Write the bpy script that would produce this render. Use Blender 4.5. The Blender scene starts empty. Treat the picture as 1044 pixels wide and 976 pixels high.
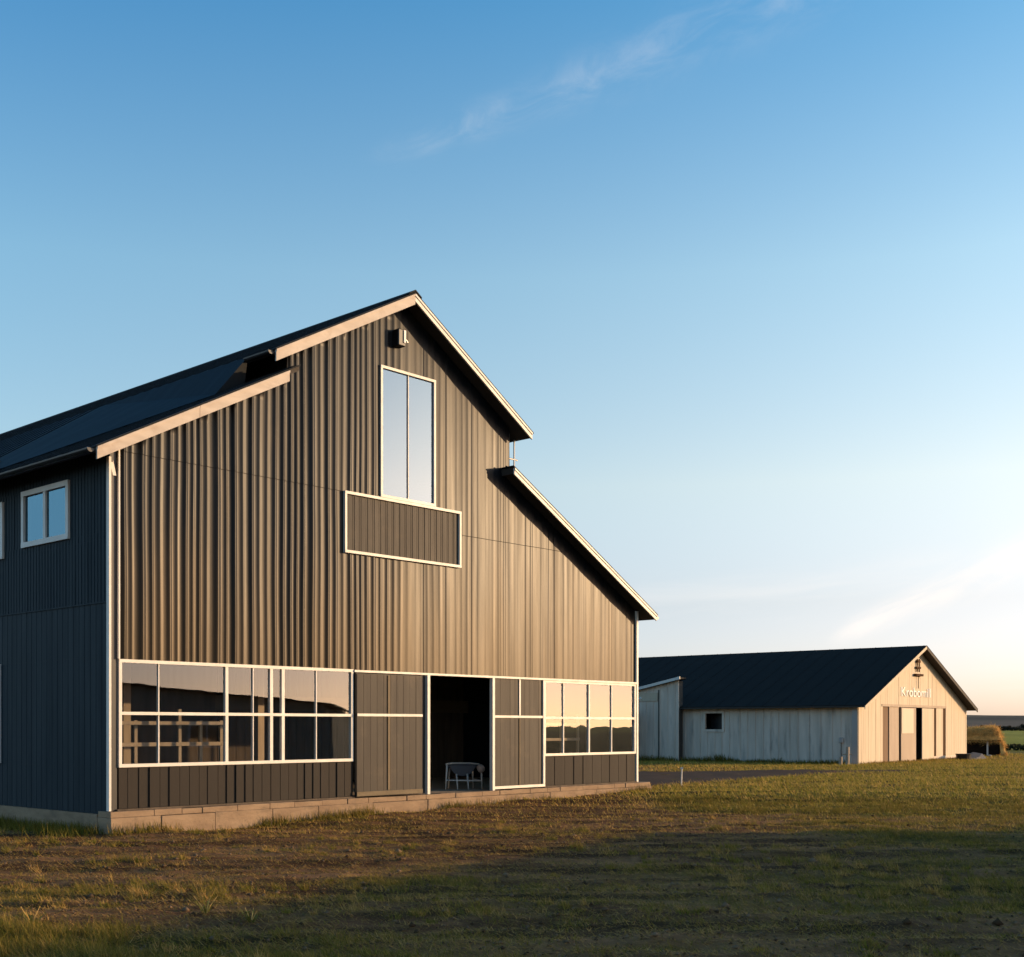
import bpy, bmesh, math, random
import numpy as np
random.seed(7); rng = np.random.default_rng(11)
S = bpy.context.scene; COL = S.collection; R = math.radians

# ------------------------------------------------------------------ helpers
class MB:
    def __init__(self): self.v = []; self.f = []
    def add(self, vs, fs):
        n = len(self.v); self.v += [tuple(p) for p in vs]; self.f += [tuple(i+n for i in f) for f in fs]; return self
    def box(self, x0, x1, y0, y1, z0, z1):
        vs = [(x,y,z) for z in (z0,z1) for y in (y0,y1) for x in (x0,x1)]
        return self.add(vs, [(0,2,3,1),(4,5,7,6),(0,1,5,4),(2,6,7,3),(0,4,6,2),(1,3,7,5)])
    def prism_y(self, poly, y0, y1):           # polygon in x-z pushed along y
        n = len(poly)
        vs = [(p[0],y0,p[1]) for p in poly]+[(p[0],y1,p[1]) for p in poly]
        fs = [tuple(range(n)), tuple(range(2*n-1,n-1,-1))]+[(i,i+n,(i+1)%n+n,(i+1)%n) for i in range(n)]
        return self.add(vs, fs)
    def prism_x(self, poly, x0, x1):           # polygon in y-z pushed along x
        n = len(poly)
        vs = [(x0,p[0],p[1]) for p in poly]+[(x1,p[0],p[1]) for p in poly]
        fs = [tuple(range(n-1,-1,-1)), tuple(range(n,2*n))]+[(i,(i+1)%n,(i+1)%n+n,i+n) for i in range(n)]
        return self.add(vs, fs)
    def prism_z(self, poly, z0, z1):
        n = len(poly)
        vs = [(p[0],p[1],z0) for p in poly]+[(p[0],p[1],z1) for p in poly]
        fs = [tuple(range(n-1,-1,-1)), tuple(range(n,2*n))]+[(i,(i+1)%n,(i+1)%n+n,i+n) for i in range(n)]
        return self.add(vs, fs)
    def tube(self, pts, rad, seg=8):
        from mathutils import Vector
        pts = [Vector(p) for p in pts]; rings = []
        for i, p in enumerate(pts):
            d = (pts[min(i+1,len(pts)-1)]-pts[max(i-1,0)]).normalized()
            a = d.orthogonal().normalized() if i == 0 else (rings[-1][1]-d*rings[-1][1].dot(d)).normalized()
            b = d.cross(a); r = rad[i] if isinstance(rad,(list,tuple)) else rad
            rings.append(([p+a*math.cos(k*2*math.pi/seg)*r+b*math.sin(k*2*math.pi/seg)*r for k in range(seg)], a))
        vs = [q for rg in rings for q in rg[0]]; fs = []
        for i in range(len(pts)-1):
            for k in range(seg):
                fs.append((i*seg+k, i*seg+(k+1)%seg, (i+1)*seg+(k+1)%seg, (i+1)*seg+k))
        fs.append(tuple(range(seg-1,-1,-1))); fs.append(tuple(range((len(pts)-1)*seg, len(pts)*seg)))
        return self.add(vs, fs)
    def build(self, name, mat, parent=None, bevel=0, smooth=False, xf=None):
        me = bpy.data.meshes.new(name)
        vs = self.v if xf is None else [xf(*p) for p in self.v]
        me.from_pydata(vs, [], self.f); me.update()
        bm = bmesh.new(); bm.from_mesh(me); bmesh.ops.recalc_face_normals(bm, faces=bm.faces)
        if bevel: bmesh.ops.bevel(bm, geom=bm.edges[:], offset=bevel, segments=1, affect='EDGES', clamp_overlap=True)
        bm.to_mesh(me); bm.free()
        if smooth: me.polygons.foreach_set('use_smooth', [True]*len(me.polygons))
        if mat: me.materials.append(mat)
        o = bpy.data.objects.new(name, me); COL.objects.link(o)
        if parent is not None: o.parent = parent
        return o
def tag(o, label=None, cat=None, group=None, kind=None):
    if label: o['label'] = label
    if cat: o['category'] = cat
    if group: o['group'] = group
    if kind: o['kind'] = kind
    return o
def empty(name, loc, rz, label, cat, group=None):
    o = bpy.data.objects.new(name, None); COL.objects.link(o); o.empty_display_size = .3
    o.location = loc; o.rotation_euler = (0,0,rz); return tag(o, label, cat, group)
def npmesh(name, verts, faces, mat, parent=None, smooth=False, col=None):
    me = bpy.data.meshes.new(name); nv = len(verts); nf = len(faces); k = faces.shape[1]
    me.vertices.add(nv); me.vertices.foreach_set('co', np.ascontiguousarray(verts,dtype=np.float32).ravel())
    me.loops.add(nf*k); me.loops.foreach_set('vertex_index', np.ascontiguousarray(faces,dtype=np.int32).ravel())
    me.polygons.add(nf); me.polygons.foreach_set('loop_start', np.arange(0,nf*k,k,dtype=np.int32))
    if smooth: me.polygons.foreach_set('use_smooth', np.ones(nf,dtype=bool))
    if col is not None:
        c = np.ones((nv,4),dtype=np.float32); c[:,:3] = col
        a = me.color_attributes.new('tint','FLOAT_COLOR','POINT'); a.data.foreach_set('color', c.ravel())
    me.update(calc_edges=True); me.validate()
    if mat: me.materials.append(mat)
    o = bpy.data.objects.new(name, me); COL.objects.link(o)
    if parent is not None: o.parent = parent
    return o
def vn(x, y, seed=0):                            # smooth value noise 0..1
    x = np.asarray(x,dtype=np.float64); y = np.asarray(y,dtype=np.float64)
    xi = np.floor(x).astype(np.int64); yi = np.floor(y).astype(np.int64); fx = x-xi; fy = y-yi
    fx = fx*fx*(3-2*fx); fy = fy*fy*(3-2*fy)
    def h(a,b):
        n = (a*374761393+b*668265263+seed*974634777) & 0x7fffffff
        n = ((n^(n>>13))*1274126177) & 0x7fffffff
        return ((n^(n>>16)) & 0xffff)/65535.
    return (h(xi,yi)*(1-fx)+h(xi+1,yi)*fx)*(1-fy)+(h(xi,yi+1)*(1-fx)+h(xi+1,yi+1)*fx)*fy
def ss(a, b, x):
    t = np.clip((x-a)/(b-a),0,1); return t*t*(3-2*t)

# ------------------------------------------------------------------ materials
def mat(name, base, rough=.6, metal=0., spec=.5, var=None, var_scale=(1,1,1), var_amt=.3, detail=6, bump=0., bump_scale=(8,8,8), stain=None, low_glow=None):
    """Principled with a noise-driven second albedo (var), an optional stain tone and a bump."""
    m = bpy.data.materials.new(name); m.use_nodes = True; nt = m.node_tree; N = nt.nodes; L = nt.links
    b = N['Principled BSDF']; b.inputs['Roughness'].default_value = rough; b.inputs['Metallic'].default_value = metal
    b.inputs['Specular IOR Level'].default_value = spec; b.inputs['Base Color'].default_value = (*base,1)
    tc = N.new('ShaderNodeTexCoord')
    def noise(scale, det=6, r=.6):
        mp = N.new('ShaderNodeMapping'); mp.inputs['Scale'].default_value = scale; L.new(tc.outputs['Object'], mp.inputs['Vector'])
        n = N.new('ShaderNodeTexNoise'); n.inputs['Scale'].default_value = 1; n.inputs['Detail'].default_value = det; n.inputs['Roughness'].default_value = r
        L.new(mp.outputs['Vector'], n.inputs['Vector']); return n
    if var is not None:
        n = noise(var_scale, detail)
        mr = N.new('ShaderNodeMapRange'); mr.inputs['From Min'].default_value = .35; mr.inputs['From Max'].default_value = .7
        mr.inputs['To Max'].default_value = var_amt; L.new(n.outputs['Fac'], mr.inputs['Value'])
        mx = N.new('ShaderNodeMix'); mx.data_type = 'RGBA'; mx.inputs['A'].default_value = (*base,1); mx.inputs['B'].default_value = (*var,1)
        L.new(mr.outputs['Result'], mx.inputs['Factor']); out = mx.outputs['Result']
        if stain is not None:
            sc, sp, amt = stain
            n2 = noise(sp, 4); mr2 = N.new('ShaderNodeMapRange'); mr2.inputs['From Min'].default_value = .55; mr2.inputs['From Max'].default_value = .72
            mr2.inputs['To Max'].default_value = amt; L.new(n2.outputs['Fac'], mr2.inputs['Value'])
            mx2 = N.new('ShaderNodeMix'); mx2.data_type = 'RGBA'; mx2.inputs['B'].default_value = (*sc,1)
            L.new(out, mx2.inputs['A']); L.new(mr2.outputs['Result'], mx2.inputs['Factor']); out = mx2.outputs['Result']
        if low_glow is not None:                     # golden reflected light painted into the wall colour, streaky and fading with height
            dc, zh, zl = low_glow; sp = N.new('ShaderNodeSeparateXYZ'); L.new(tc.outputs['Object'], sp.inputs[0]); nd = noise((1.7,1,.12),5)
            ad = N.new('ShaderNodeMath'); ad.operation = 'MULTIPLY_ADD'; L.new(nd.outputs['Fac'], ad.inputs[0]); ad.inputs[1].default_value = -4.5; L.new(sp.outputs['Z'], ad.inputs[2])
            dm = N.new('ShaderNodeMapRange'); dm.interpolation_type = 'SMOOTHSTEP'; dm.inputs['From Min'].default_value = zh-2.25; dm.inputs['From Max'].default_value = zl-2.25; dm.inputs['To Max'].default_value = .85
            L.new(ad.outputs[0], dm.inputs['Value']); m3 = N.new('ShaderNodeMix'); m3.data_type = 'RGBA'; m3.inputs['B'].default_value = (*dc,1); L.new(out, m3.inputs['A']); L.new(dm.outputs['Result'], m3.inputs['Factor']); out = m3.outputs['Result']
        L.new(out, b.inputs['Base Color'])
        rr = N.new('ShaderNodeMapRange'); rr.inputs['To Min'].default_value = max(.05,rough-.1); rr.inputs['To Max'].default_value = min(1,rough+.12)
        L.new(n.outputs['Fac'], rr.inputs['Value']); L.new(rr.outputs['Result'], b.inputs['Roughness'])
    if bump:
        n = noise(bump_scale, 5); bp = N.new('ShaderNodeBump'); bp.inputs['Strength'].default_value = bump; bp.inputs['Distance'].default_value = .02
        L.new(n.outputs['Fac'], bp.inputs['Height']); L.new(bp.outputs['Normal'], b.inputs['Normal'])
    return m
M = {}
M['clad']   = mat('corrugated_steel', (.0105,.0118,.0142), .38, .19, .16, var=(.0068,.0076,.0094), var_scale=(5,1,.18), var_amt=.85, stain=((.024,.0205,.0175),(2.2,1,.5),.55), bump=.12, bump_scale=(3,3,.9), low_glow=((.039,.0268,.0130),7.2,2.3))  # last tone paints the warm low reflection into the steel's colour
M['board']  = mat('dark_boarding', (.021,.0175,.015), .65, .0, .15, var=(.036,.029,.023), var_scale=(6,1,.5), var_amt=.6, bump=.1, bump_scale=(20,5,2))
M['door']   = mat('grey_door_sheet', (.025,.0225,.021), .55, .1, .2, var=(.037,.032,.028), var_scale=(7,1,.4), var_amt=.8, stain=((.07,.055,.04),(1.2,1,1.6),.4), bump=.1, bump_scale=(20,5,2))
M['side']   = mat('slate_blue_cladding', (.0155,.028,.036), .6, .0, .12, var=(.010,.018,.024), var_scale=(1,5,.25), var_amt=.8, bump=.08, bump_scale=(4,4,1))
M['roof']   = mat('navy_roof_sheet', (.0085,.0105,.0125), .65, .0, .12, var=(.012,.0145,.017), var_scale=(.6,3,.6), var_amt=.7, bump=.05, bump_scale=(3,3,3))
M['roofgrey'] = mat('charcoal_roof_felt', (.0165,.0140,.0122), .8, .0, .05, var=(.022,.019,.0165), var_scale=(.6,2,.6), var_amt=.8, stain=((.028,.022,.018),(.5,.5,.5),.4), bump=.05, bump_scale=(3,3,3))
M['soffit'] = mat('dark_soffit_timber_and_shade', (.035,.028,.022), .8, var=(.05,.04,.03), var_scale=(4,4,4))
M['barge']  = mat('cream_barge_paint', (.46,.39,.325), .6, var=(.31,.25,.195), var_scale=(1.6,1.6,6), var_amt=.5, stain=((.28,.2,.14),(3,3,3),.4), bump=.1, bump_scale=(3,3,20))
M['white']  = mat('white_frame_paint', (.64,.60,.54), .5, var=(.5,.45,.38), var_scale=(3,3,3), var_amt=.45)
M['conc']   = mat('weathered_concrete', (.31,.22,.14), .9, .0, .1, var=(.19,.13,.085), var_scale=(1.6,1.6,5), var_amt=.8, stain=((.14,.11,.08),(3.5,3.5,6),.6), bump=.5, bump_scale=(14,14,18))
M['floor']  = mat('dusty_floor', (.34,.25,.17), .85, var=(.24,.175,.12), var_scale=(2,2,2), bump=.2)
M['inner']  = mat('dark_inner_boards', (.10,.072,.048), .85, var=(.055,.04,.028), var_scale=(5,5,.6), var_amt=.9)
M['wood']   = mat('pale_old_timber', (.36,.28,.2), .7, var=(.25,.19,.13), var_scale=(6,6,1), var_amt=.7)
M['beam']   = mat('ochre_beam', (.13,.095,.05), .75, var=(.08,.06,.035), var_scale=(2,2,8))
M['black']  = mat('black_metal_and_shade', (.012,.012,.014), .4)
M['galv']   = mat('galvanised_pipe', (.42,.42,.42), .4, .8)
M['gwall']  = mat('weathered_pale_boards', (.66,.54,.43), .8, var=(.44,.36,.28), var_scale=(3,3,.35), var_amt=.8, stain=((.19,.175,.16),(2.5,2.5,.5),.55), bump=.15, bump_scale=(10,10,1))
M['gfront'] = mat('cream_boards', (.49,.40,.285), .7, var=(.42,.34,.24), var_scale=(4,4,.35), var_amt=.8, stain=((.33,.245,.17),(4,4,.7),.35), bump=.12, bump_scale=(10,10,1))
M['gdoor']  = mat('tan_door_boards', (.33,.25,.18), .7, var=(.28,.21,.15), var_scale=(4,4,.5), var_amt=.7)
M['gpale']  = mat('fresh_cream_board', (.50,.42,.31), .65, var=(.46,.385,.28), var_scale=(4,4,.5), var_amt=.6)
M['gbrown'] = mat('brown_pilaster', (.085,.05,.03), .9, .0, .03, var=(.06,.036,.022), var_scale=(4,4,.5), var_amt=.6)
M['gtan'] = mat('tan_stained_boards', (.215,.145,.095), .85, .0, .1, var=(.16,.105,.07), var_scale=(4,4,.5), var_amt=.7)
M['letter'] = mat('white_letter', (.85,.83,.79), .6, var=(.6,.56,.5), var_scale=(3,3,3), var_amt=.5)
M['gravel'] = mat('gravel_track_dirt', (.075,.045,.027), .95, .0, .05, var=(.105,.066,.042), var_scale=(1.2,3,1), var_amt=.7, bump=.6, bump_scale=(9,9,9))
M['olive']  = mat('olive_plastic', (.20,.18,.11), .6, var=(.15,.135,.085), var_scale=(3,3,3))
M['sling']  = mat('grey_sling_fabric', (.075,.075,.085), .7, var=(.055,.055,.062), var_scale=(30,30,30))
M['cushion']= mat('pink_beige_cushion', (.50,.36,.28), .85, var=(.42,.3,.24), var_scale=(8,8,8))
M['rust']   = mat('dark_rusty_bin', (.007,.005,.004), .9, .0, .05, var=(.016,.010,.007), var_scale=(3,3,3), var_amt=.8)
M['straw']  = mat('golden_straw', (.68,.41,.13), .9, .0, .1, var=(.22,.14,.05), var_scale=(3,3,3), var_amt=.8, bump=.8, bump_scale=(20,20,20))
M['tarp']   = mat('grey_tarpaulin', (.04,.037,.042), .8, var=(.028,.027,.03), var_scale=(3,3,3))
M['stone']  = mat('pale_field_stone', (.3,.25,.19), .85, var=(.2,.17,.13), var_scale=(5,5,5), bump=.4)
M['shed']   = mat('offscreen_shed_boards', (.42,.36,.29), .8, var=(.27,.23,.18), var_scale=(4,4,.4), var_amt=.8)

def glass_mat(name, refl, tint=(.9,.93,.95), dark=.75, rough=0.0, wav=.0):
    m = bpy.data.materials.new(name); m.use_nodes = True; nt = m.node_tree; N = nt.nodes; L = nt.links; N.clear()
    o = N.new('ShaderNodeOutputMaterial'); g = N.new('ShaderNodeBsdfGlossy'); g.inputs['Roughness'].default_value = rough; g.inputs['Color'].default_value = (*tint,1)
    t = N.new('ShaderNodeBsdfTransparent'); t.inputs['Color'].default_value = (dark,dark,dark*.97,1)
    fr = N.new('ShaderNodeFresnel'); gm = N.new('ShaderNodeNewGeometry'); io = N.new('ShaderNodeMapRange'); io.inputs['To Min'].default_value = 1.5; io.inputs['To Max'].default_value = 1/1.5
    L.new(gm.outputs['Backfacing'], io.inputs['Value']); L.new(io.outputs['Result'], fr.inputs['IOR'])     # panes have no thickness: same Fresnel from both faces
    mr = N.new('ShaderNodeMapRange'); mr.inputs['To Min'].default_value = refl; mr.inputs['To Max'].default_value = 1.0; L.new(fr.outputs['Fac'], mr.inputs['Value'])
    if wav:
        tc = N.new('ShaderNodeTexCoord'); n = N.new('ShaderNodeTexNoise'); n.inputs['Scale'].default_value = 1.3; n.inputs['Detail'].default_value = 1
        L.new(tc.outputs['Object'], n.inputs['Vector']); bp = N.new('ShaderNodeBump'); bp.inputs['Strength'].default_value = wav; bp.inputs['Distance'].default_value = .02
        L.new(n.outputs['Fac'], bp.inputs['Height']); L.new(bp.outputs['Normal'], g.inputs['Normal'])
    mx = N.new('ShaderNodeMixShader'); L.new(mr.outputs['Result'], mx.inputs['Fac']); L.new(t.outputs[0], mx.inputs[1]); L.new(g.outputs[0], mx.inputs[2]); L.new(mx.outputs[0], o.inputs['Surface'])
    return m
M['glass']  = glass_mat('window_glass', .13, (.41,.46,.51), .85, .0, .05)
M['glassloft']= glass_mat('loft_glass', .22, (.46,.66,.96), .3, .0, .02)
M['glasshi']= glass_mat('coated_glass', .30, (.27,.50,.66), .3, .0, .03)

def tint_mat(name, rough=.8, trans=.0, bump=0., mult=None):
    m = bpy.data.materials.new(name); m.use_nodes = True; nt = m.node_tree; N = nt.nodes; L = nt.links
    b = N['Principled BSDF']; b.inputs['Roughness'].default_value = rough; b.inputs['Specular IOR Level'].default_value = .05
    a = N.new('ShaderNodeAttribute'); a.attribute_name = 'tint'
    out = a.outputs['Color']; tc = N.new('ShaderNodeTexCoord')
    if mult:
        n = N.new('ShaderNodeTexNoise'); n.inputs['Scale'].default_value = mult[0]; n.inputs['Detail'].default_value = 8; n.inputs['Roughness'].default_value = .7
        L.new(tc.outputs['Object'], n.inputs['Vector'])
        mr = N.new('ShaderNodeMapRange'); mr.inputs['From Min'].default_value = .3; mr.inputs['From Max'].default_value = .7; mr.inputs['To Min'].default_value = mult[1]; mr.inputs['To Max'].default_value = mult[2]
        L.new(n.outputs['Fac'], mr.inputs['Value'])
        mx = N.new('ShaderNodeMix'); mx.data_type = 'RGBA'; mx.blend_type = 'MULTIPLY'; mx.inputs['Factor'].default_value = 1
        L.new(out, mx.inputs['A']); L.new(mr.outputs['Result'], mx.inputs['B']); out = mx.outputs['Result']
    L.new(out, b.inputs['Base Color'])
    if bump:
        n = N.new('ShaderNodeTexNoise'); n.inputs['Scale'].default_value = 9; n.inputs['Detail'].default_value = 8; n.inputs['Roughness'].default_value = .75
        L.new(tc.outputs['Object'], n.inputs['Vector']); bp = N.new('ShaderNodeBump'); bp.inputs['Strength'].default_value = bump; bp.inputs['Distance'].default_value = .06
        L.new(n.outputs['Fac'], bp.inputs['Height']); L.new(bp.outputs['Normal'], b.inputs['Normal'])
    if trans:
        o = N['Material Output']; t = N.new('ShaderNodeBsdfTranslucent'); L.new(out, t.inputs['Color'])
        mx = N.new('ShaderNodeMixShader'); mx.inputs['Fac'].default_value = trans
        L.new(b.outputs[0], mx.inputs[1]); L.new(t.outputs[0], mx.inputs[2]); L.new(mx.outputs[0], o.inputs['Surface'])
    return m
M['ground'] = tint_mat('field_soil', .9, 0, .9, (5.,.55,1.35))
M['blade']  = tint_mat('grass_blade', .6, .3)
M['leaf']   = tint_mat('leaf', .6, .25)
M['hill']   = tint_mat('far_hill', .9, 0, 0, (.02,.7,1.25))

# ------------------------------------------------------------------ ground height and tones
def gz(x, y, fine=True):
    x = np.asarray(x,float); y = np.asarray(y,float)
    z = .22*ss(24,38,y)
    near = 1-ss(45,75,y)
    d = np.sqrt(x*x+y*y)
    k = ss(-200,-60,-d)
    z = z + k*(.05*(vn(x*.18,y*.35,1)-.5) + near*(.075*(vn(x*.14+y*.09,y*1.15-x*.10,2)-.5) + .045*(vn(x*.7,y*2.6-x*.25,3)-.5)))
    if fine: z = z + k*(.35+.65*near)*(.046*(vn(x*2.2,y*3.6,4)-.5)+.03*(vn(x*5,y*7,5)-.5))
    return z
def green(x, y):                                  # 0 bare brown .. 1 green
    g = -.07*ss(9,2,x)*ss(40,30,y)-.075*ss(30,23,y)+.55*vn(x*.16,y*.33,21)+.30*vn(x*.5+y*.1,y*1.3-x*.12,22)+.15*vn(x*1.7,y*3,23)
    g = g + .16*ss(31,44,y) + .14*ss(15.,11.5,y)*ss(3,-6,x) + .03*ss(18,14,y) - .15*ss(17,20,y)*ss(34,28,y)*ss(9,3,x) - .06 + .27*ss(1,7,x)*ss(21,27,y)*ss(48,34,y) + .05*ss(3,9,x)
    return ss(.30,.74,g)
def gtint(x, y):
    g = green(x,y)[...,None]; q = vn(x*.9,y*1.9,31)[...,None]
    brown = np.array([.115,.054,.025])*(1-q)+np.array([.235,.118,.053])*q
    grn = np.array([.058,.047,.009])*(1-q)+np.array([.125,.100,.016])*q
    c = brown*(1-g)+grn*g
    far = ss(70,120,y)[...,None]
    fc = np.array([.22,.20,.026])*(1-q)+np.array([.30,.265,.038])*q
    st = vn(x*.22+y*.05,y*2.4-x*.12,33)*.6+vn(x*1.3,y*4.2,34)*.4; c = c*(.42+.85*ss(.25,.75,st))[...,None]; return c*(1-far)+fc*far

def axis(lo, hi, step, far_lo, far_hi, grow=1.22):
    a = list(np.arange(lo,hi+1e-6,step)); s = step
    while a[-1] < far_hi: s *= grow; a.append(a[-1]+s)
    s = step
    while a[0] > far_lo: s *= grow; a.insert(0,a[0]-s)
    return np.array(a)
xs = axis(-22,34,.16,-7000,7000); ys = axis(7,62,.13,-2500,9000)
X, Y = np.meshgrid(xs, ys); Z = gz(X,Y)
V = np.stack([X.ravel(),Y.ravel(),Z.ravel()],1); nx, ny = len(xs), len(ys)
I = (np.arange(ny-1)[:,None]*nx+np.arange(nx-1)[None,:]).ravel()
F = np.stack([I,I+1,I+nx+1,I+nx],1)
tag(npmesh('ground', V, F, M['ground'], smooth=True, col=gtint(X.ravel(),Y.ravel())), kind='structure')

# ------------------------------------------------------------------ main barn
PHI = math.atan2(.739,.673); P0 = (-7.776,23.8)
def bl(s, t): return (P0[0]+s*math.cos(PHI)-t*math.sin(PHI), P0[1]+s*math.sin(PHI)+t*math.cos(PHI))
B = empty('metal_barn', (P0[0],P0[1],0), PHI, 'large dark corrugated steel barn with stepped gable roof and open doorway', 'barn')
W = 16.96; T = 30.0; FT = .46
def zL(s): return 7.39+.532*(s+.5)
def zNL(s): return 12.36-.55*(7.65-s)
def zNR(s): return 12.36-.61*(s-7.65)
def zR(s): return 8.88-.54*(s-10.98)
NL, NR = 4.26, 11.44
def ztop(s):
    if s < NL: return zL(s)-.13
    if s <= NR: return min(zNL(s),zNR(s))-.13
    return zR(s)-.13
# --- corrugated front cladding
PER = .222; ribe = [0.]; ribs = []
while ribe[-1] < 18: ribe.append(ribe[-1]+random.choice((.15,.19,.205,.205,.215,.24,.30))); ribs.append(random.choice((.35,.7,.9,1.,1.1,1.3)))
from bisect import bisect_right
def corr(s, z):
    q = min(max(s+.008*math.sin(z*.9+s*2.3)+.003*math.sin(z*2.1+s*.9),.001),17.9)
    k = bisect_right(ribe,q)-1; f = (q-ribe[k])/(ribe[k+1]-ribe[k]); wd = (ribe[k+1]-ribe[k])/.21
    amp = (.038 if s < 4.6 else .038-(s-4.6)*.01003 if s < 8.0 else .0039)
    a = amp*ribs[k]*min(1.1,wd); w = max(0.,math.cos((f-.5)*2*math.pi)*.5+.5)**2.2
    g = ((s+.25*math.sin(int(s/.93)*7.1)) % .93)
    return a*w-(.008 if s > 7.4 and g < .024 else 0)+(.003 if s > 7.4 and int(s/.93)%2 else 0)+(.006*math.sin(s*5.1+.4*math.sin(z*.7)) if s > 6 else 0)
def lap(s, z): return .005 if (z > 7.46 and s < 9.6) or (z > 6.9 and s >= 9.6) else 0.
f = MB()
def patch(s0, s1, zb, zt):
    ns = max(2,int((s1-s0)/(PER/10))); rows = [zb]
    top = zt or 13
    z = zb
    while z+.5 < top: z += .38; rows.append(z)
    for c in (7.43,7.452,7.457,7.463,7.468,7.49,6.87,6.892,6.897,6.903,6.908,6.93):
        if zb < c < top: rows.append(c)
    rows = sorted(rows)
    base = len(f.v); nr = len(rows)+1; vs = []
    for i in range(ns+1):
        s = s0+(s1-s0)*i/ns; T1 = zt or ztop(s)
        for r in rows: 
            zz = min(r,T1); vs.append((s,-corr(s,zz)-lap(s,zz),zz))
        vs.append((s,-corr(s,T1)-lap(s,T1),T1))
    fs = []
    for i in range(ns):
        for j in range(nr-1):
            q = (i*nr+j,(i+1)*nr+j,(i+1)*nr+j+1,i*nr+j+1)
            if max(vs[q[2]][2],vs[q[3]][2])-min(vs[q[0]][2],vs[q[1]][2]) > 1e-5: fs.append(q)
    f.add(vs, fs)
patch(.19,5.84,3.40,None); patch(5.84,6.96,3.40,6.08); patch(5.84,6.96,7.48,None)
patch(6.96,8.71,3.40,6.08); patch(6.96,8.71,10.56,None)
patch(8.71,9.58,3.40,6.08); patch(8.71,9.58,7.48,None); patch(9.58,W,3.40,None)
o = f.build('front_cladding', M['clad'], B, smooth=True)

# --- generic framed window; (a0,a1,z0,z1) across, t depth; vert = [(a, width)], horiz the same
def frame_mb(a0, a1, z0, z1, fw, t0, t1, vert=(), horiz=()):
    m = MB()
    m.box(a0,a0+fw,t0,t1,z0,z1); m.box(a1-fw,a1,t0,t1,z0,z1)
    m.box(a0+.001,a1-.001,t0-.004,t1+.004,z0-.003,z0+fw); m.box(a0+.001,a1-.001,t0-.004,t1+.004,z1-fw,z1+.003)
    for a, w in vert: m.box(a-w/2,a+w/2,t0+.008+(.01 if w < .04 else 0),t1-.008,z0+fw-.01,z1-fw+.01)
    for z, w in horiz: m.box(a0+fw-.01,a1-fw+.01,t0+.004,t1-.012,z-w/2,z+w/2)
    return m
def window(a0, a1, z0, z1, fw, vert, horiz, g, label=None, xf=None, t0=-.05, t1=.05, splits=()):
    o = frame_mb(a0,a1,z0,z1,fw,t0,t1,vert,horiz).build('window', M['white'], B, xf=xf)
    if label: o['label'] = label
    p = MB(); cuts = [a0+fw*.6]+[a for a,_ in vert]+[a1-fw*.6]; hz = [z0+fw*.6]+[z for z,_ in horiz]+[z1-fw*.6]
    for i in range(len(cuts)-1):
        for j in range(len(hz)-1):     # each light sits a hair off true, as real glazing does
            e = [random.uniform(-.003,.003) for _ in range(2)]
            p.add([(cuts[i]+.002,e[0],hz[j]+.002),(cuts[i+1]-.002,e[1],hz[j]+.002),(cuts[i+1]-.002,e[1]+.0,hz[j+1]-.002),(cuts[i]+.002,e[0],hz[j+1]-.002)],[(0,1,2,3)])
    p.build('pane', g, o, xf=xf)
    return o
window(.19,6.10,1.31,3.41,.062,[(1.07,.022),(2.67,.07),(3.34,.02),(3.81,.075),(4.12,.075),(5.04,.024)],[(2.36,.06)],M['glass'],'long white framed strip window of many panes left of the doorway')
window(12.79,16.90,1.31,3.35,.062,[(13.62,.032),(14.73,.055),(15.77,.032)],[(2.34,.06)],M['glass'],'shorter white framed strip window right of the doorway')
window(6.94,8.73,7.49,10.58,.06,[(7.83,.022)],[],M['glassloft'],'tall two pane window high in the gable')
# hayloft panel
hp = frame_mb(5.83,9.59,6.07,7.47,.06,-.08,.04).build('loft_panel', M['white'], B)
m = MB()
for k in range(18):
    a = 5.895+k*(3.63/18); m.box(a,a+.193,-.02-random.uniform(0,.006),.03,6.13,7.41); m.box(a+.05,a+.05+random.uniform(.03,.06),-.033,-.01,6.135,7.405)
m.build('panel_board', M['door'], hp)
# --- boarded dado panels under the strip windows
def boards(a0, a1, z0, z1, n, name='wall_panel', t=-.02, battens=True):
    m = MB(); m.box(a0,a1,t+.02,t+.07,z0,z1)
    w = (a1-a0)/n
    for k in range(n):
        m.box(a0+k*w+.006,a0+(k+1)*w-.006,t-random.uniform(0,.008),t+.03,z0+.004,z1-.004)
        if battens and k and random.random() < .62: bw = random.uniform(.012,.03); m.box(a0+k*w-bw,a0+k*w+bw,t-random.uniform(.012,.032),t+.01,z0+.008,z1-.008)
    return m.build(name, M['board'], B)
boards(.19,6.10,.50,1.30,26); boards(12.87,16.90,.50,1.30,10)
for a, b in ((.15,6.12),(12.8,W)): m = MB(); m.box(a,b,-.06,.08,FT+.002,.497); m.build('sill_plate', M['inner'], B)
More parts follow.
